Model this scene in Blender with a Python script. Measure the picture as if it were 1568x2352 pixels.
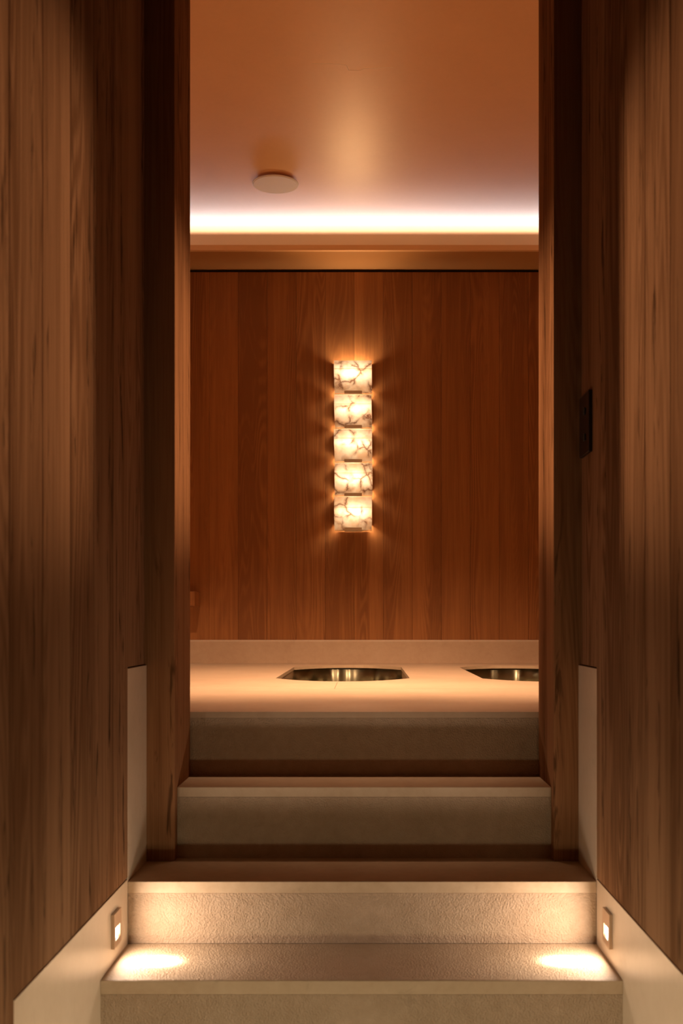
import bpy, bmesh, math, random
from mathutils import Vector, Matrix

random.seed(7)
for o in list(bpy.data.objects):
    bpy.data.objects.remove(o)
SC = bpy.context.scene
COL = SC.collection
PI = math.pi

# ------------------------------------------------------------------ camera
# x right, y away from the camera, z up; the eye is EYE above the lower floor
EYE = 0.97
F, VX, VY = 2500.0, 842.0, 1430.0          # focal length and vanishing point, in photo pixels
cam_d = bpy.data.cameras.new('camera')
cam_d.sensor_fit = 'HORIZONTAL'
cam_d.sensor_width = 36.0
cam_d.lens = F / 1568.0 * 36.0
cam_d.shift_x = -(VX - 784.0) / 1568.0
cam_d.shift_y = (VY - 1176.0) / 1568.0
cam_d.clip_start = 0.02
cam_d.dof.use_dof = True
cam_d.dof.focus_distance = 4.4
cam_d.dof.aperture_fstop = 7.0
cam = bpy.data.objects.new('camera', cam_d)
cam.location = (0, 0, EYE)
cam.rotation_euler = (PI / 2, 0, 0)
COL.objects.link(cam)
SC.camera = cam

# ------------------------------------------------------------------ world and exposure
SC.view_settings.view_transform = 'Standard'
SC.view_settings.look = 'None'
SC.view_settings.gamma = 1.0
SC.view_settings.use_curve_mapping = False
SC.view_settings.exposure = 0.0
w = bpy.data.worlds.new('world')
SC.world = w
w.use_nodes = True
w.node_tree.nodes['Background'].inputs[0].default_value = (1.0, 0.7, 0.4, 1)
w.node_tree.nodes['Background'].inputs[1].default_value = 0.0
SC.cycles.max_bounces = 10
SC.cycles.diffuse_bounces = 6
SC.cycles.glossy_bounces = 5
SC.cycles.sample_clamp_indirect = 6.0
SC.cycles.use_denoising = True

# ------------------------------------------------------------------ lights
def aim(o, d):
    o.rotation_euler = Vector(d).to_track_quat('-Z', 'Y').to_euler()

def light(name, kind, loc, energy, color, d=None, parent=None, **kw):
    l = bpy.data.lights.new(name, kind)
    l.energy = energy
    l.color = color
    for k, v in kw.items():
        setattr(l, k, v)
    o = bpy.data.objects.new(name, l)
    o.location = loc
    if d is not None:
        aim(o, d)
    COL.objects.link(o)
    if parent is not None:
        o.parent = parent
        o.matrix_parent_inverse = parent.matrix_world.inverted()
    return o

WARM = (1.0, 0.66, 0.34)
STEPC = (1.0, 0.75, 0.56)
COVEC = (0.86, 0.84, 0.92)
# recessed downlights of the far room, over the counter
for sx in (-0.75, 0.75):
    light('downlight', 'SPOT', (sx, 3.75, EYE + 2.38), 570, (1.0, 0.60, 0.34), (-sx * 0.15, 1.15, -2.3),
          spot_size=math.radians(66), spot_blend=0.85, shadow_soft_size=0.06)
light('downlight', 'SPOT', (0.0, 3.62, EYE + 2.38), 200, (1.0, 0.60, 0.36), (0, 0.36, -2.64),
      spot_size=math.radians(50), spot_blend=0.9, shadow_soft_size=0.06)
# low unseen lights standing in for step lamps further down the corridor
for sx in (-0.585, 0.560):
    light('unseen_low_light', 'AREA', (sx, 0.75, EYE - 0.93), 1.45, (1.0, 0.86, 0.52), (-sx, 0.8, -0.06),
          shape='RECTANGLE', size=0.06, size_y=0.06, spread=math.radians(95))
for sx in (-0.585, 0.560):  # second pair, added to brighten the skirtings and lowest riser
    light('unseen_low_light', 'AREA', (sx, 1.62, EYE - 0.86), 1.4, (1.0, 0.80, 0.54), (-sx, 0.25, -0.12),
          shape='RECTANGLE', size=0.05, size_y=0.03, spread=math.radians(75))
# LED strips lying in the ceiling cove
light('cove_strip', 'AREA', (0, 6.80, EYE + 2.3705), 6.5, COVEC, (0, -0.8, 1), shape='RECTANGLE', size=2.9, size_y=0.035)
for sx in (-1, 1):
    light('cove_strip', 'AREA', (sx * 1.48, 5.0, EYE + 2.362), 3, COVEC, (-sx * 0.8, 0, 1), shape='RECTANGLE', size=3.2, size_y=0.035)

# ------------------------------------------------------------------ mesh helpers
def link(name, bm, mats, parent=None, smooth=False, bevel=0.0, segs=2):
    bmesh.ops.recalc_face_normals(bm, faces=bm.faces)
    me = bpy.data.meshes.new(name)
    bm.to_mesh(me)
    bm.free()
    for m in (mats if isinstance(mats, (list, tuple)) else [mats]):
        me.materials.append(m)
    o = bpy.data.objects.new(name, me)
    COL.objects.link(o)
    if smooth:
        for p in me.polygons:
            p.use_smooth = True
    if bevel:
        b = o.modifiers.new('bevel', 'BEVEL')
        b.width = bevel
        b.segments = segs
        b.limit_method = 'ANGLE'
        b.angle_limit = math.radians(40)
    if parent is not None:
        o.parent = parent
        o.matrix_parent_inverse = parent.matrix_world.inverted()
    return o

def box(bm, x0, x1, y0, y1, z0, z1):
    vs = [bm.verts.new(p) for p in ((x0, y0, z0), (x1, y0, z0), (x1, y1, z0), (x0, y1, z0),
                                    (x0, y0, z1), (x1, y0, z1), (x1, y1, z1), (x0, y1, z1))]
    for f in ((0, 3, 2, 1), (4, 5, 6, 7), (0, 1, 5, 4), (1, 2, 6, 5), (2, 3, 7, 6), (3, 0, 4, 7)):
        bm.faces.new([vs[i] for i in f])

def prism(bm, pts, off):
    """closed polygon pts (3-d) swept by the vector off"""
    a = [bm.verts.new(p) for p in pts]
    b = [bm.verts.new((p[0] + off[0], p[1] + off[1], p[2] + off[2])) for p in pts]
    n = len(pts)
    bm.faces.new(a)
    bm.faces.new(b[::-1])
    for i in range(n):
        bm.faces.new((a[i], a[(i + 1) % n], b[(i + 1) % n], b[i]))

def boxo(name, m, x0, x1, y0, y1, z0, z1, parent=None, bevel=0.0):
    bm = bmesh.new()
    box(bm, x0, x1, y0, y1, z0, z1)
    return link(name, bm, m, parent, bevel=bevel)

def empty(name, loc):
    o = bpy.data.objects.new(name, None)
    o.empty_display_size = 0.05
    o.location = loc
    COL.objects.link(o)
    bpy.context.view_layer.update()
    return o

def tag(o, label=None, cat=None, group=None, kind=None):
    if label: o['label'] = label
    if cat: o['category'] = cat
    if group: o['group'] = group
    if kind: o['kind'] = kind
    return o

def struct(o, label=None):
    return tag(o, label=label, kind='structure')

# ------------------------------------------------------------------ materials
class NT:
    def __init__(self, name):
        self.m = bpy.data.materials.new(name)
        self.m.use_nodes = True
        self.t = self.m.node_tree
        self.b = self.t.nodes['Principled BSDF']
        self.out = self.t.nodes['Material Output']
    def n(self, kind, **kw):
        x = self.t.nodes.new(kind)
        for k, v in kw.items():
            if k.startswith('i_'):
                x.inputs[k[2:].replace('_', ' ')].default_value = v
            else:
                setattr(x, k, v)
        return x
    def l(self, a, b):
        self.t.links.new(a, b)
    def math(self, op, a, b=None, c=None):
        x = self.n('ShaderNodeMath', operation=op)
        for i, v in enumerate((a, b, c)):
            if v is None: continue
            if isinstance(v, (int, float)): x.inputs[i].default_value = v
            else: self.l(v, x.inputs[i])
        return x.outputs[0]
    def mix(self, f, a, b, blend='MIX'):
        x = self.n('ShaderNodeMix', data_type='RGBA', blend_type=blend)
        for s, v in ((0, f), (6, a), (7, b)):
            if isinstance(v, (int, float)): x.inputs[s].default_value = v
            elif isinstance(v, tuple): x.inputs[s].default_value = (*v, 1) if len(v) == 3 else v
            else: self.l(v, x.inputs[s])
        return x.outputs[2]
    def ramp(self, f, stops):
        x = self.n('ShaderNodeValToRGB')
        e = x.color_ramp.elements
        while len(e) < len(stops): e.new(0.5)
        for i, (p, c) in enumerate(stops):
            e[i].position = p
            e[i].color = (c, c, c, 1) if isinstance(c, (int, float)) else (*c, 1)
        self.l(f, x.inputs[0])
        return x.outputs[0]

def plain(name, col, rough=0.5, metal=0.0, spec=0.5, bump=0.0, bscale=200.0):
    t = NT(name)
    t.b.inputs['Base Color'].default_value = (*col, 1)
    t.b.inputs['Roughness'].default_value = rough
    t.b.inputs['Metallic'].default_value = metal
    t.b.inputs['Specular IOR Level'].default_value = spec
    if bump:
        tc = t.n('ShaderNodeTexCoord')
        no = t.n('ShaderNodeTexNoise', i_Scale=bscale, i_Detail=3.0)
        t.l(tc.outputs['Object'], no.inputs['Vector'])
        bp = t.n('ShaderNodeBump', i_Strength=bump, i_Distance=0.002)
        t.l(no.outputs[0], bp.inputs['Height'])
        t.l(bp.outputs[0], t.b.inputs['Normal'])
    return t.m

def wood(name, light_c, dark_c, rough=0.42, fleck=0.6, figure=0.5, spec=0.4, tone=0.35):
    """upright planks: every mesh island is one plank with its own tone and figure"""
    t = NT(name)
    tc = t.n('ShaderNodeTexCoord')
    ge = t.n('ShaderNodeNewGeometry')
    rnd = ge.outputs['Random Per Island']
    off = t.n('ShaderNodeCombineXYZ')
    t.l(t.math('MULTIPLY', rnd, 37.0), off.inputs[0])
    t.l(t.math('MULTIPLY', rnd, 53.0), off.inputs[1])
    t.l(t.math('MULTIPLY', rnd, 91.0), off.inputs[2])
    add = t.n('ShaderNodeVectorMath', operation='ADD')
    t.l(tc.outputs['Object'], add.inputs[0]); t.l(off.outputs[0], add.inputs[1])
    def noise(sx, sz, detail=3.0, rough_=0.55, dist=0.0):
        mp = t.n('ShaderNodeMapping')
        mp.inputs['Scale'].default_value = (sx, sx, sz)
        t.l(add.outputs[0], mp.inputs['Vector'])
        no = t.n('ShaderNodeTexNoise', i_Scale=1.0, i_Detail=detail, i_Roughness=rough_, i_Distortion=dist)
        t.l(mp.outputs[0], no.inputs['Vector'])
        return no.outputs[0]
    fine = noise(420, 5.0, 2.0)                 # pores
    streak = noise(60, 1.6, 4.0, 0.6)           # grain streaks
    broad = noise(9, 0.35, 2.0)
    fig = noise(7.0, 0.55, 1.0, 0.4, 0.3)       # contour lines of this make the cathedral figure
    rings = t.math('SINE', t.math('MULTIPLY', fig, 150.0))
    rings = t.math('MULTIPLY', t.math('ADD', rings, 1.0), 0.5)
    where = t.ramp(noise(5.0, 0.25, 1.0), [(0.42, 0.0), (0.62, 1.0)])
    flk = noise(44, 4.5, 3.0, 0.65, 0.8)
    flk = t.ramp(flk, [(0.56, 0.0), (0.64, 1.0)])
    fcol = t.ramp(noise(14, 0.30, 1.0), [(0.49, 0.0), (0.58, 1.0)])
    flk = t.math('MULTIPLY', flk, fcol)
    v = t.math('ADD', t.math('MULTIPLY', streak, 0.40), t.math('MULTIPLY', broad, 0.60))
    v = t.math('ADD', v, t.math('MULTIPLY', t.math('SUBTRACT', fine, 0.5), 0.35))
    v = t.math('SUBTRACT', v, t.math('MULTIPLY', t.math('MULTIPLY', rings, where), 0.24 * figure))
    v = t.math('ADD', v, t.math('MULTIPLY', t.math('SUBTRACT', rnd, 0.5), tone))
    v = t.ramp(v, [(0.32, 0.0), (0.66, 1.0)])
    c = t.mix(v, dark_c, light_c)
    c = t.mix(t.math('MULTIPLY', flk, fleck), c, tuple(x * 0.28 for x in dark_c))
    t.l(c, t.b.inputs['Base Color'])
    t.b.inputs['Roughness'].default_value = rough
    t.b.inputs['Specular IOR Level'].default_value = spec
    h = t.math('SUBTRACT', t.math('ADD', t.math('MULTIPLY', fine, 0.5), t.math('MULTIPLY', streak, 0.8)), t.math('MULTIPLY', flk, 0.7))
    h = t.math('SUBTRACT', h, t.math('MULTIPLY', t.math('MULTIPLY', rings, where), 0.35))
    bp = t.n('ShaderNodeBump', i_Strength=0.45, i_Distance=0.0012)
    t.l(h, bp.inputs['Height']); t.l(bp.outputs[0], t.b.inputs['Normal'])
    return t.m

def stone(name, c0, c1, rough=0.6, bump=0.15, grain=260.0, dist=0.002, spec=0.35, speck=0.25):
    t = NT(name)
    tc = t.n('ShaderNodeTexCoord')
    def noise(s, detail=4.0, r=0.55, dd=0.0):
        no = t.n('ShaderNodeTexNoise', i_Scale=s, i_Detail=detail, i_Roughness=r, i_Distortion=dd)
        t.l(tc.outputs['Object'], no.inputs['Vector'])
        return no.outputs[0]
    a = noise(5.0); b = noise(38.0, 5.0, 0.6); g = noise(grain, 2.0)
    v = t.math('ADD', t.math('MULTIPLY', a, 0.55), t.math('MULTIPLY', b, 0.45))
    c = t.mix(t.ramp(v, [(0.34, 0.0), (0.66, 1.0)]), c0, c1)
    sp = t.ramp(noise(17.0, 6.0, 0.7, 0.8), [(0.60, 0.0), (0.72, 1.0)])
    c = t.mix(t.math('MULTIPLY', sp, speck), c, tuple(x * 0.55 for x in c0))
    t.l(c, t.b.inputs['Base Color'])
    t.b.inputs['Roughness'].default_value = rough
    t.b.inputs['Specular IOR Level'].default_value = spec
    bp = t.n('ShaderNodeBump', i_Strength=bump, i_Distance=dist)
    t.l(t.math('ADD', g, t.math('MULTIPLY', b, 0.35)), bp.inputs['Height'])
    t.l(bp.outputs[0], t.b.inputs['Normal'])
    return t.m

def glow(name, col, s):
    t = NT(name)
    t.b.inputs['Base Color'].default_value = (0.8, 0.8, 0.8, 1)
    t.b.inputs['Emission Color'].default_value = (*col, 1)
    t.b.inputs['Emission Strength'].default_value = s
    return t.m

def alabaster(name, tint=(0.145, 0.145, 0.145)):
    t = NT(name)
    tc = t.n('ShaderNodeTexCoord'); oi = t.n('ShaderNodeObjectInfo')
    add = t.n('ShaderNodeVectorMath', operation='ADD')
    off = t.n('ShaderNodeCombineXYZ')
    t.l(t.math('MULTIPLY', oi.outputs['Random'], 61.0), off.inputs[0])
    t.l(t.math('MULTIPLY', oi.outputs['Random'], 23.0), off.inputs[2])
    t.l(tc.outputs['Object'], add.inputs[0]); t.l(off.outputs[0], add.inputs[1])
    vec = add.outputs[0]
    dn = t.n('ShaderNodeTexNoise', i_Scale=22.0, i_Detail=4.0)
    t.l(vec, dn.inputs['Vector'])
    wv = t.n('ShaderNodeVectorMath', operation='MULTIPLY_ADD')
    wv.inputs[1].default_value = (0.05, 0.05, 0.05)
    t.l(dn.outputs['Color'], wv.inputs[0]); t.l(vec, wv.inputs[2])
    vo = t.n('ShaderNodeTexVoronoi', feature='DISTANCE_TO_EDGE', i_Scale=9.5)
    t.l(wv.outputs[0], vo.inputs['Vector'])
    vein = t.ramp(vo.outputs['Distance'], [(0.0, 1.0), (0.045, 0.55), (0.16, 0.0)])
    pn = t.n('ShaderNodeTexNoise', i_Scale=9.0, i_Detail=2.0)
    t.l(vec, pn.inputs['Vector'])
    patch = t.ramp(pn.outputs[0], [(0.42, 0.0), (0.56, 1.0)])
    cloud = t.n('ShaderNodeTexNoise', i_Scale=16.0, i_Detail=4.0)
    t.l(vec, cloud.inputs['Vector'])
    base = t.mix(t.ramp(cloud.outputs[0], [(0.35, 0.0), (0.65, 1.0)]), (0.84, 0.64, 0.46), (0.98, 0.90, 0.78))
    c = t.mix(t.math('MULTIPLY', vein, patch), base, (0.16, 0.07, 0.035))
    tr = t.n('ShaderNodeBsdfTranslucent'); di = t.n('ShaderNodeBsdfDiffuse')
    t.l(t.mix(1.0, c, tint, 'MULTIPLY'), tr.inputs[0]); t.l(c, di.inputs[0])
    mx = t.n('ShaderNodeMixShader')
    mx.inputs[0].default_value = 0.62
    t.l(di.outputs[0], mx.inputs[1]); t.l(tr.outputs[0], mx.inputs[2])
    t.l(mx.outputs[0], t.out.inputs['Surface'])
    return t.m

M = {}
M['wall_wood'] = wood('corridor wood', (0.315, 0.178, 0.099), (0.165, 0.085, 0.043), rough=0.5, fleck=0.85, figure=1.0, spec=0.0, tone=0.26)
M['back_wood'] = wood('far wall wood', (0.40, 0.168, 0.054), (0.245, 0.096, 0.030), rough=0.45, fleck=0.12, figure=1.0, spec=0.25, tone=0.16)
M['jamb_wood'] = wood('jamb wood', (0.33, 0.165, 0.080), (0.16, 0.072, 0.031), rough=0.5, fleck=0.7, figure=1.0, spec=0.0)
M['stone'] = stone('honed stone', (0.44, 0.325, 0.215), (0.54, 0.42, 0.30), rough=0.55, bump=0.08)
M['skirt_stone'] = stone('skirting stone', (0.68, 0.56, 0.43), (0.74, 0.62, 0.49), rough=0.24, bump=0.04, spec=0.5)
M['rough_stone'] = stone('hammered stone', (0.38, 0.275, 0.185), (0.47, 0.355, 0.255), rough=0.62, bump=0.75, grain=250.0, dist=0.006)
M['counter_stone'] = stone('counter stone', (0.47, 0.34, 0.235), (0.54, 0.41, 0.295), rough=0.45, bump=0.10, speck=0.12)
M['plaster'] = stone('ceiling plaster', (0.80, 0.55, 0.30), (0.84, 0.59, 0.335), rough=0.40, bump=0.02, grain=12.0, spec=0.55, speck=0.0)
pb = M['plaster'].node_tree.nodes['Principled BSDF']
pb.inputs['Coat Weight'].default_value = 1.0
pb.inputs['Coat Roughness'].default_value = 0.44
pb.inputs['Coat IOR'].default_value = 1.9
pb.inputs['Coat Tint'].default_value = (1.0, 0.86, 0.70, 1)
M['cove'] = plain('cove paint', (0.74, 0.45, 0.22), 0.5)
M['cove_lit'] = plain('lit cove tone', (0.95, 0.82, 0.66), 0.45)  # lip paled: the light it catches is put into the colour
M['soffit'] = plain('shaded soffit tone', (0.42, 0.21, 0.075), 0.5)  # shade on the underside put into a darker brown
M['joint'] = plain('joint filler', (0.20, 0.13, 0.08), 0.8)
M['dark'] = plain('dark void', (0.012, 0.010, 0.008), 0.8)
M['black'] = plain('black switch metal', (0.010, 0.009, 0.009), 0.35)
M['brass'] = plain('aged bronze', (0.78, 0.70, 0.56), 0.42, 0.15)
M['plate_metal'] = plain('brushed bronze plate', (0.42, 0.31, 0.22), 0.34, 0.9)
t_ = NT('brushed steel')
t_.b.inputs['Base Color'].default_value = (0.36, 0.34, 0.24, 1)
t_.b.inputs['Metallic'].default_value = 1.0
t_.b.inputs['Roughness'].default_value = 0.36
t_.b.inputs['Anisotropic'].default_value = 0.85
tg = t_.n('ShaderNodeTangent', direction_type='RADIAL', axis='Z')
t_.l(tg.outputs[0], t_.b.inputs['Tangent'])
t_.b.inputs['Anisotropic Rotation'].default_value = 0.25
tc_ = t_.n('ShaderNodeTexCoord'); mp_ = t_.n('ShaderNodeMapping')
mp_.inputs['Scale'].default_value = (7.0, 0.0, 0.0)
no_ = t_.n('ShaderNodeTexNoise', i_Scale=1.0, i_Detail=1.0)
t_.l(tc_.outputs['Object'], mp_.inputs['Vector']); t_.l(mp_.outputs[0], no_.inputs['Vector'])
bp_ = t_.n('ShaderNodeBump', i_Strength=1.0, i_Distance=0.07)
t_.l(no_.outputs[0], bp_.inputs['Height']); t_.l(bp_.outputs[0], t_.b.inputs['Normal'])
M['steel'] = t_.m
M['grille'] = plain('speaker grille', (0.82, 0.76, 0.68), 0.5, 0.0, bump=0.3, bscale=900.0)
M['lamp'] = glow('step lamp lens', (1.0, 0.88, 0.68), 9.0)
M['alabaster_side'] = plain('alabaster cheek', (0.80, 0.70, 0.58), 0.5)
M['alabaster_crease'] = alabaster('alabaster crease', (0.10, 0.085, 0.06))  # browner, less translucent strip along the crease
M['alabaster'] = alabaster('veined alabaster')

# ------------------------------------------------------------------ the setting
XL, XR = -0.596, 0.573              # corridor wall faces
JL, JR = -0.520, 0.506              # opening between the jambs
Z1, Z2, Z3 = EYE - 0.8015, EYE - 0.6462, EYE - 0.4513     # stair treads
ZC = EYE - 0.263                    # counter top
Y0, Y1, Y2, Y3 = 2.435, 2.715, 2.985, 3.207               # riser planes
YB = 7.03                           # far wall face
CEILC = EYE + 2.25                  # corridor ceiling
CEILR = EYE + 2.45                  # room ceiling
SKU = EYE - 0.115                   # upper skirting top
SKL = EYE - 0.640                   # lower skirting top
YS = 1.84                           # where the lower skirting starts
RX = 1.75                           # half width of the far room
YK = -6.0                           # rear end of the corridor

struct(boxo('floor', M['stone'], -1.0, 1.0, YK, Y0 + 0.02, -0.1, 0.0))
c = bmesh.new(); box(c, -1.0, 1.0, YK, 3.21, CEILC, CEILC + 0.1)
struct(link('ceiling', c, M['wall_wood']))
struct(boxo('ceiling', M['plaster'], -RX - 0.1, RX + 0.1, 3.0, YB + 0.15, CEILR, CEILR + 0.1))

def side_wall(name, X, sgn, bounds, mat):
    """upright boards whose lower ends follow the stepped skirting"""
    bm = bmesh.new()
    gap = 0.0024
    def low(y):
        return -0.0 if y < YS else (SKL if y < Y1 else SKU)
    g2 = 0.004
    for a, b in zip(bounds[:-1], bounds[1:]):
        a2, b2 = a + gap / 2, b - gap / 2
        cuts = [y for y in (YS, Y1) if a2 < y < b2]
        pts = []
        ys = [a2] + cuts + [b2]
        for i in range(len(ys) - 1):
            lo = low((ys[i] + ys[i + 1]) / 2) + g2
            ya, yb = ys[i], ys[i + 1]
            pts += [(X, ya, lo), (X, yb, lo)]
        pts += [(X, b2, CEILC - 0.004), (X, a2, CEILC - 0.004)]
        prism(bm, pts, (sgn * 0.02, 0, 0))
    bw = bmesh.new()
    o = link(name, bm, mat, bevel=0.0012)
    struct(o)
    box(bw, min(X + sgn * 0.021, X + sgn * 0.10), max(X + sgn * 0.021, X + sgn * 0.10), YK, 2.947, 0, CEILC)
    link('backing', bw, M['dark'], o)
    return o
bl = [YK]
y = 2.003 - 0.1875 * 42
while y < 2.93:
    if y > YK + 0.05: bl.append(y)
    y += 0.1875
bl[-1] = 2.918
br = [YK]
y = 2.056 - 0.186 * 42
while y < 2.93:
    if y > YK + 0.05: br.append(y)
    y += 0.186
br[-1] = 2.906
side_wall('wall_left', XL, -1, bl, M['wall_wood'])
side_wall('wall_right', XR, 1, br, M['wall_wood'])
struct(boxo('wall_rear', M['wall_wood'], -1.0, 1.0, YK - 0.1, YK, 0, CEILC))

def skirting(name, X, sgn):
    bm = bmesh.new()
    prism(bm, [(X, YS, 0), (X, Y1, 0), (X, Y1, SKL), (X, YS, SKL)], (sgn * 0.02, 0, 0))
    prism(bm, [(X, Y1 + 0.001, Z2 - 0.03), (X, 2.965, Z2 - 0.03), (X, 2.965, SKU), (X, Y1 + 0.001, SKU)], (sgn * 0.02, 0, 0))
    return struct(link(name, bm, M['skirt_stone'], bevel=0.001))
skirting('baseboard_left', XL, -1)
skirting('baseboard_right', XR, 1)

# door lining: two jamb posts and the head
YJ = 2.947
def jamb(name, xa, xb):
    bm = bmesh.new()
    box(bm, xa, xb, YJ, Y3, Z2, EYE + 2.02)
    return struct(link(name, bm, M['jamb_wood'], bevel=0.002))
jamb('trim_1', XL - 0.06, JL)
jamb('trim_2', JR, XR + 0.06)
struct(boxo('trim_3', M['jamb_wood'], XL - 0.06, XR + 0.06, YJ, Y3, EYE + 2.02, CEILR))
# partition beside the door lining
struct(boxo('wall_partition_left', M['back_wood'], -RX - 0.1, XL - 0.061, 3.03, Y3 - 0.003, 0, CEILR))
struct(boxo('wall_partition_right', M['back_wood'], XR + 0.061, RX + 0.1, 3.03, Y3 - 0.003, 0, CEILR))

# the far room
def board_wall(name, x_bounds, y, thick, z0, z1, mat):
    bm = bmesh.new()
    for a, b in zip(x_bounds[:-1], x_bounds[1:]):
        box(bm, a + 0.0005, b - 0.0005, y, y + thick, z0, z1)
    o = link(name, bm, mat, bevel=0.001)
    return struct(o)
px = [347 + 66.6 * k for k in range(-5, 20)]
xb = [-RX] + [v for v in ((p - VX) * YB / F for p in px) if -RX + 0.05 < v < RX - 0.05] + [RX]
o = board_wall('wall_back', xb, YB, 0.02, ZC - 0.05, EYE + 2.2637, M['back_wood'])
boxo('backing', M['dark'], -RX, RX, YB + 0.022, YB + 0.1, 0, CEILR, o)
struct(boxo('wall_room_left', M['back_wood'], -RX - 0.1, -RX, Y3, YB + 0.1, 0, CEILR))
struct(boxo('wall_room_right', M['back_wood'], RX, RX + 0.1, Y3, YB + 0.1, 0, CEILR))

# ceiling cove: shade-toned soffit, lower band, set back lit-toned upper lip
YV = 6.66
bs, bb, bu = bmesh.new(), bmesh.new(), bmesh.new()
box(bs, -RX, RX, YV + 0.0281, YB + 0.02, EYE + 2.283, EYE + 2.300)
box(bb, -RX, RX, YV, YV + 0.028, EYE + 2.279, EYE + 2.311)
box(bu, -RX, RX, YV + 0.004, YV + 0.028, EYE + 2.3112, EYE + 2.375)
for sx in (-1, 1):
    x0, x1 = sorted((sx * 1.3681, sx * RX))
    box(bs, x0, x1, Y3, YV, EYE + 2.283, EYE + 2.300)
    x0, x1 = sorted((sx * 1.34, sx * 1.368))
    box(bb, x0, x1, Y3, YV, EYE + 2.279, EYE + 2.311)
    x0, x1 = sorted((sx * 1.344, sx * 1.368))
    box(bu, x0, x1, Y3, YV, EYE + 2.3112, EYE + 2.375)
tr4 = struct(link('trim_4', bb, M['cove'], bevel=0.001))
link('lip', bu, M['cove_lit'], tr4, bevel=0.001)
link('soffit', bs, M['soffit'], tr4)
# faint raised seam of a closed hatch in the ceiling, its highlight put into the pale colour
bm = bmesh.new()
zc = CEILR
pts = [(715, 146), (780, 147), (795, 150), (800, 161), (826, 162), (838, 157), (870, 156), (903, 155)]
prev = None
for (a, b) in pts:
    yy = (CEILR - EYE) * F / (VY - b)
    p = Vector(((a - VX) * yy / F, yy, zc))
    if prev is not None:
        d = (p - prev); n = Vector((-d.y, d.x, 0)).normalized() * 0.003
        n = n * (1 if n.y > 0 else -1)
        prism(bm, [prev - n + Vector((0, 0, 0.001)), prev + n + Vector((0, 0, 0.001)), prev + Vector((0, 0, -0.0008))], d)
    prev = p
struct(link('trim_5', bm, plain('seam highlight', (0.95, 0.80, 0.62), 0.5)))

# ------------------------------------------------------------------ stairs
def step(y_front, y_back, ztop, zbase, xa, xb, band, tread_mat, label):
    t = empty('stone_step', ((xa + xb) / 2, y_front, zbase))
    boxo('tread', tread_mat, xa, xb, y_front, y_back, ztop - band, ztop, t, bevel=0.0015)
    boxo('riser', M['rough_stone'], xa, xb, y_front + 0.0025, y_front + 0.04, zbase, ztop - band - 0.0008, t)
    tag(t, label, 'step', 'stone steps up to the opening')
    return t
# the tread material keeps a smooth sawn front edge and a hammered top
def tread_mat(name, top_mat_bump):
    return stone(name, (0.44, 0.325, 0.215), (0.54, 0.42, 0.30), rough=0.55, bump=top_mat_bump, grain=250.0, dist=0.006)
M['tread_rough'] = tread_mat('hammered tread', 0.75)
s1 = step(Y0, Y1 + 0.001, Z1, 0.0, XL, XR, 0.031, M['stone'], 'lowest pale stone step with bright pools of lamp light on its tread')
boxo('hammered_top', M['tread_rough'], XL + 0.001, XR - 0.001, Y0 + 0.004, Y1, Z1 - 0.001, Z1 + 0.0006, s1)
step(Y1, Y3, Z2, Z1 + 0.0007, XL, XR, 0.029, M['stone'], 'middle stone step, brightly lit riser between the two little wall lamps')
step(Y2, Y3 + 0.0, Z3, Z2, JL, JR, 0.027, M['stone'], 'highest stone step, set between the wooden jambs')

# ------------------------------------------------------------------ counter
YJT = 4.325                        # joint across the counter
ct = empty('stone_counter', (0, Y3, Z3))
tag(ct, 'long pale stone counter with two sunken basins under the glowing wall lamp', 'counter')
SL = 0.018
boxo('front_slab', M['counter_stone'], -RX + 0.001, RX - 0.001, Y3, YJT - 0.0025, ZC - SL, ZC, ct, bevel=0.0012)
boxo('apron', M['rough_stone'], -RX + 0.001, RX - 0.001, Y3 + 0.0022, Y3 + 0.04, 0.3, ZC - SL - 0.0006, ct)
e = EYE - ZC
def plane_pt(x, y):
    yy = e * F / (y - VY)
    return ((x - VX) * yy / F, yy)
def outline(xl, xr, ycf, ymf, ycb, ymb, n=20):
    """straight sides, front and back bowed outwards; returns a closed loop of (x, y)"""
    pts = []
    xm, hw = (xl + xr) / 2, (xr - xl) / 2
    for i in range(n + 1):
        s = -1 + 2 * i / n
        pts.append((xm + hw * s, ymf + (ycf - ymf) * abs(s) ** 2.3))
    for i in range(n + 1):
        s = 1 - 2 * i / n
        pts.append((xm + hw * s, ymb + (ycb - ymb) * abs(s) ** 2.3))
    return pts
def round_loop(pts, r, k=5):
    """round the four sharp corners of the outline a little"""
    n = len(pts); res = []
    for i in range(n):
        p = Vector(pts[i]); a = Vector(pts[i - 1]); b = Vector(pts[(i + 1) % n])
        ang = (a - p).angle(b - p) if (a - p).length > 1e-6 and (b - p).length > 1e-6 else PI
        if ang < math.radians(150):
            ra, rb = min(r, (a - p).length * 0.9), min(r, (b - p).length * 0.9)
            p0 = p + (a - p).normalized() * ra; p1 = p + (b - p).normalized() * rb
            for j in range(k + 1):
                u = j / k
                q = p0 * (1 - u) ** 2 + p * 2 * u * (1 - u) + p1 * u * u
                res.append((q.x, q.y))
        else:
            res.append((p.x, p.y))
    return res
B1 = round_loop(outline(-0.4305, 0.2035, 5.15, 4.87, 6.46, 6.75), 0.03)
B2 = round_loop(outline(0.545, 1.180, 5.12, 4.84, 6.40, 6.68), 0.03)
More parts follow.
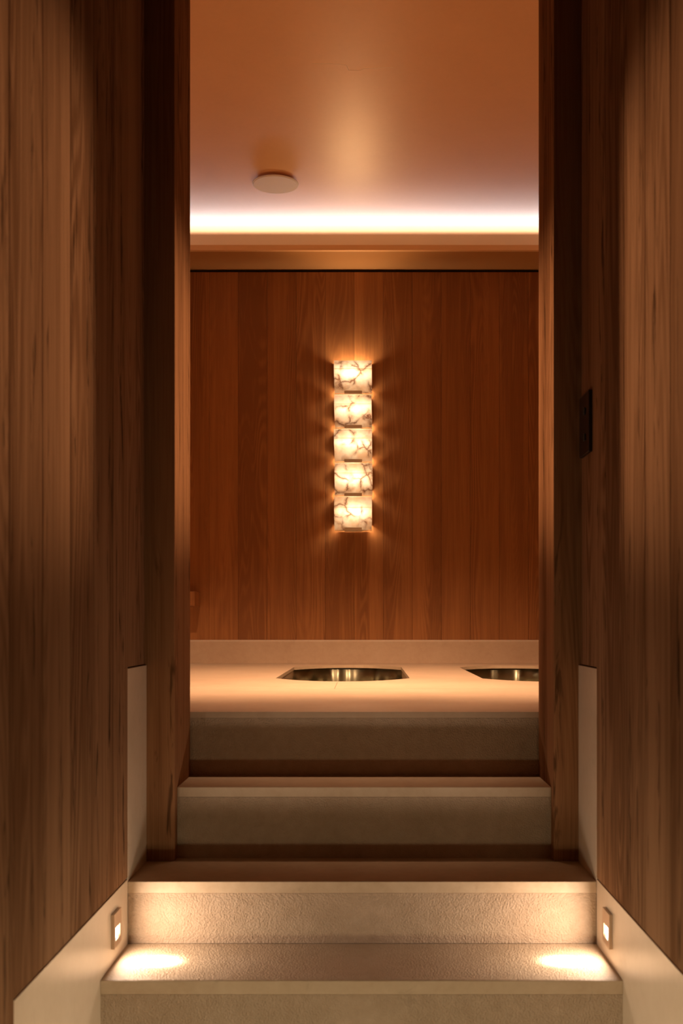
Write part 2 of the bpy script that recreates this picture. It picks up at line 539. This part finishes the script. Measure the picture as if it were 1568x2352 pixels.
# rear slab with the two cut-outs, triangulated
bm = bmesh.new()
def loop_edges(pts, z):
    vs = [bm.verts.new((p[0], p[1], z)) for p in pts]
    return vs, [bm.edges.new((vs[i], vs[(i + 1) % len(vs)])) for i in range(len(vs))]
rect = [(-RX + 0.001, YJT), (RX - 0.001, YJT), (RX - 0.001, YB - 0.001), (-RX + 0.001, YB - 0.001)]
ed = []
loops = []
for pts in (rect, B1, B2):
    vs, es = loop_edges(pts, ZC)
    ed += es; loops.append(vs)
bmesh.ops.triangle_fill(bm, use_beauty=True, edges=ed)
for vs in loops:
    lo = [bm.verts.new((v.co.x, v.co.y, ZC - SL)) for v in vs]
    for i in range(len(vs)):
        j = (i + 1) % len(vs)
        bm.faces.new((vs[i], vs[j], lo[j], lo[i]))
link('countertop', bm, M['counter_stone'], ct)
# fine joint running from the basin to the cross joint
bm = bmesh.new()
a, b = plane_pt(774.5, 1567.2), plane_pt(768, 1582)
prism(bm, [(a[0] - 0.0012, a[1], ZC + 0.0002), (a[0] + 0.0012, a[1], ZC + 0.0002), (b[0] + 0.0012, b[1], ZC + 0.0002), (b[0] - 0.0012, b[1], ZC + 0.0002)], (0, 0, -0.003))
link('joint', bm, M['joint'], ct)
# backsplash with a small bevelled top
bm2 = bmesh.new()
ZB = EYE - 0.112
pr = [(YB, ZC), (YB - 0.018, ZC), (YB - 0.018, ZB - 0.012), (YB - 0.012, ZB), (YB, ZB)]
prism(bm2, [(-RX + 0.001, p[0] - 0.0005, p[1] + 0.0005) for p in pr], (2 * RX - 0.002, 0, 0))
link('backsplash', bm2, M['counter_stone'], ct)

def basin(pts, label):
    xm = sum(p[0] for p in pts) / len(pts); ym = sum(p[1] for p in pts) / len(pts)
    t = empty('sink_basin', (xm, ym, ZC - SL))
    bm = bmesh.new()
    rings = []
    D = 0.21
    for (sc, z) in ((1.012, -0.0008), (1.012, -0.08), (1.012, -0.16), (1.005, -0.18), (0.985, -0.198), (0.94, -0.207), (0.1, -D)):
        rings.append([bm.verts.new((xm + (p[0] - xm) * sc, ym + (p[1] - ym) * sc, ZC - SL + z)) for p in pts])
    for r0, r1 in zip(rings[:-1], rings[1:]):
        for i in range(len(pts)):
            j = (i + 1) % len(pts)
            bm.faces.new((r0[i], r0[j], r1[j], r1[i]))
    bm.faces.new(rings[-1])
    o = link('bowl', bm, M['steel'], t, smooth=True)
    s = o.modifiers.new('thick', 'SOLIDIFY'); s.thickness = 0.0015; s.offset = 1
    bm = bmesh.new()
    bmesh.ops.create_cone(bm, cap_ends=True, segments=32, radius1=0.045, radius2=0.042, depth=0.004,
                          matrix=Matrix.Translation((xm, ym, ZC - SL - D + 0.003)))
    link('drain', bm, M['brass'], t)
    tag(t, label, 'sink', 'steel basins in the stone counter')
basin(B1, 'undermounted steel basin in the counter, seen whole, below the glowing lamp')
basin(B2, 'undermounted steel basin cut off by the right hand wooden jamb')

# ------------------------------------------------------------------ alabaster wall lamp
XS = (811 - VX) * 6.95 / F
YSF = YB
U = lambda ypx, d=0.08: EYE + (VY - ypx) * (YB - d) / F
sc_ = empty('wall_lamp', (XS, YB, U(1220)))
tag(sc_, 'tall glowing lamp of five veined alabaster shades on the far wooden wall', 'wall lamp')
boxo('back_plate', M['brass'], XS - 0.025, XS + 0.025, YB - 0.010, YB - 0.0005, U(1205), U(835), sc_, bevel=0.002)
tops = [826.5, 907, 986, 1066, 1145]
bots = [904, 983, 1061, 1138.5, 1217.5]
tw = [(766.5, 853.5), (767, 853), (766.5, 854), (768, 855), (767, 854)]
bw_ = [(768, 854), (769, 854.5), (768.5, 854.5), (768.5, 855), (768, 853.5)]
for k in range(5):
    u0, u1 = U(tops[k]), U(bots[k])
    if k: u0 = U(bots[k - 1]) - 0.0045
    uc = U(tops[k] + 20.5)
    X = lambda p: (p - VX) * 6.95 / F
    xl0, xr0 = X(tw[k][0]), X(tw[k][1])
    xl1, xr1 = X(bw_[k][0]), X(bw_[k][1])
    bm = bmesh.new()
    # rows: top edge, crease, lower edge; distance from the wall
    rows = [(u0, 0.062, xl0, xr0), (u0 - (u0 - uc) * 0.5, 0.074, xl0, xr0), (uc + 0.0025, 0.084, xl0, xr0), (uc - 0.0015, 0.0845, xl0, xr0),
            ((uc + u1) / 2, 0.0875, (xl0 + xl1) / 2, (xr0 + xr1) / 2), (u1, 0.090, xl1, xr1)]
    nx = 6
    grid = []
    for (u, d, a, b) in rows:
        dz = 0.038 if u == u1 else (-0.012 if u == u0 else 0.0)
        r = [bm.verts.new((a, YB - 0.0003, u + dz))]
        r += [bm.verts.new((a + (b - a) * i / nx, YB - d, u)) for i in range(nx + 1)]
        r += [bm.verts.new((b, YB - 0.0003, u + dz))]
        grid.append(r)
    for q, (r0, r1) in enumerate(zip(grid[:-1], grid[1:])):
        for i in range(len(r0) - 1):
            f = bm.faces.new((r0[i], r0[i + 1], r1[i + 1], r1[i]))
            f.material_index = 1 if i in (0, len(r0) - 2) else (2 if q == 2 else 0)
    sh = link('shade', bm, [M['alabaster'], M['alabaster_side'], M['alabaster_crease']], sc_)
    # bronze clip under the shade
    cb = bmesh.new()
    cz0, cz1 = u1 - 0.004, u1 + 0.016
    box(cb, X(790.5), X(831), YB - 0.096, YB - 0.0915, cz0, cz1)
    box(cb, X(790.5), X(831), YB - 0.0915, YB - 0.010, cz0, cz0 + 0.0025)
    link('clip', cb, M['brass'], sc_, bevel=0.0006)
    boxo('light_stop', M['brass'], xl1 + 0.001, xr1 - 0.001, YB - 0.088, YB - 0.060, u1 - 0.0035, u1 - 0.0015, sc_)  # added strip, stops light leaking between the shades
    zl = uc - 0.032
    for dx, en in ((-0.088, 0.95), (-0.045, 1.2), (0.0, 2.1), (0.045, 1.2), (0.088, 0.95)):
        light('bulb', 'POINT', (XS + dx, YB - 0.048, zl), en, (1.0, 0.79, 0.54), parent=sc_, shadow_soft_size=0.016)
boxo('bottom_light_stop', M['brass'], X(776), X(845), YB - 0.080, YB - 0.004, u1 + 0.002, u1 + 0.005, sc_)  # added plate, stops light falling out of the lowest shade
# besides the bulbs, extra spots are added at the lamp, without fittings
# added upward spot brightens the ceiling as spill from the open top
light('added_spill', 'SPOT', (XS, YB - 0.10, U(818)), 13, (1.0, 0.62, 0.30), (0, -0.62, 1), parent=sc_,
      spot_size=math.radians(104), spot_blend=1.0, shadow_soft_size=0.10)
for az in (-6.9, 6.9):  # added spots throw light bands onto jambs and corridor walls
    light('added_throw', 'SPOT', (XS + 0.07, YB - 0.14, EYE + 0.60), 4200, (1.0, 0.60, 0.34),
          (math.tan(math.radians(az)), -1, math.tan(math.radians(0.7))), parent=sc_,
          spot_size=math.radians(15.5), spot_blend=0.95, shadow_soft_size=0.05)

# ------------------------------------------------------------------ little step lamps in the skirtings
def step_lamp(X, sgn, ya, yb, label):
    """sgn: direction out of the wall"""
    t = empty('step_light', (X, (ya + yb) / 2, EYE - 0.722))
    za, zb = EYE - 0.762, EYE - 0.682
    wa, wb = (ya + yb) / 2 - 0.024, (ya + yb) / 2 + 0.024
    va, vb = EYE - 0.746, EYE - 0.716
    x0, x1 = sorted((X + sgn * 0.0004, X + sgn * 0.008))
    bm = bmesh.new()
    box(bm, x0, x1, ya, wa, za, zb); box(bm, x0, x1, wb, yb, za, zb)
    box(bm, x0, x1, wa, wb, za, va); box(bm, x0, x1, wa, wb, vb, zb)
    bmesh.ops.remove_doubles(bm, verts=bm.verts, dist=1e-5)
    link('plate', bm, M['plate_metal'], t)
    a, b = sorted((X + sgn * 0.0004, X + sgn * 0.0025))
    boxo('lens', M['lamp'], a, b, wa + 0.0002, wb - 0.0002, va + 0.0002, vb - 0.0002, t)
    ym = (ya + yb) / 2
    light('beam', 'AREA', (X + sgn * 0.0095, ym, EYE - 0.735), 1.05, STEPC, (sgn * math.cos(math.radians(38)), 0, -math.sin(math.radians(38))),
          parent=t, shape='RECTANGLE', size=0.05, size_y=0.014, spread=math.radians(32))
    light('wash', 'AREA', (X + sgn * 0.0095, ym, EYE - 0.728), 1.8, STEPC, (sgn, 0, -0.05),
          parent=t, shape='RECTANGLE', size=0.05, size_y=0.03, spread=math.radians(180))
    tag(t, label, 'step light', 'recessed step lights')
step_lamp(XL, 1, 2.537, 2.611, 'small square lit step lamp on the left stone skirting')
step_lamp(XR, -1, 2.537, 2.611, 'small square lit step lamp on the right stone skirting')

# ------------------------------------------------------------------ ceiling speaker
zd = CEILR - 0.022
yd = (zd - EYE) * F / (VY - 424)
xd = (632.5 - VX) * yd / F
rd = 105.5 * yd / F / 2
sp = empty('ceiling_speaker', (xd, yd, CEILR))
tag(sp, 'round pale disc speaker standing off the ceiling, left of the wall lamp', 'speaker')
bm = bmesh.new()
bmesh.ops.create_cone(bm, cap_ends=True, segments=64, radius1=rd, radius2=rd, depth=0.005, matrix=Matrix.Translation((xd, yd, zd + 0.0025)))
link('rim', bm, M['grille'], sp, bevel=0.0012)
bm = bmesh.new()
bmesh.ops.create_cone(bm, cap_ends=True, segments=64, radius1=rd * 0.95, radius2=rd * 0.965, depth=0.003, matrix=Matrix.Translation((xd, yd, zd - 0.0012)))
link('grille', bm, M['grille'], sp)
bm = bmesh.new()
bmesh.ops.create_cone(bm, cap_ends=True, segments=48, radius1=rd * 0.78, radius2=rd * 0.78, depth=0.017, matrix=Matrix.Translation((xd, yd, CEILR - 0.0085)))
link('body', bm, M['cove'], sp)

# ------------------------------------------------------------------ switch plate on the right wall
sw = empty('switch_plate', (XR, 2.82, EYE + 0.515))
tag(sw, 'narrow black double switch plate on the right wooden wall beside the jamb', 'switch')
boxo('plate', M['black'], XR - 0.010, XR - 0.0003, 2.765, 2.885, EYE + 0.435, EYE + 0.593, sw, bevel=0.002)
for zc_ in (EYE + 0.545, EYE + 0.478):
    boxo('button', M['dark'], XR - 0.014, XR - 0.010, 2.80, 2.818, zc_ - 0.009, zc_ + 0.009, sw, bevel=0.001)

# ------------------------------------------------------------------ shelf end at the left of the far wall
sx1 = (447 - VX) * 6.80 / F
sh = empty('wall_shelf', ((-RX + sx1) / 2, YB, EYE + 0.10))
tag(sh, 'orange wooden shelf end low on the far wall by the left jamb', 'shelf')
boxo('board', M['back_wood'], -RX + 0.002, sx1, 6.80, YB - 0.001, EYE + 0.105, EYE + 0.195, sh, bevel=0.002)
light('shelf_light', 'AREA', ((-RX + sx1) / 2 - 0.08, 6.907, EYE + 0.098), 0.8, (1.0, 0.68, 0.42), (0.3, 0.1, -1), parent=sh, shape='RECTANGLE', size=0.6, size_y=0.02)
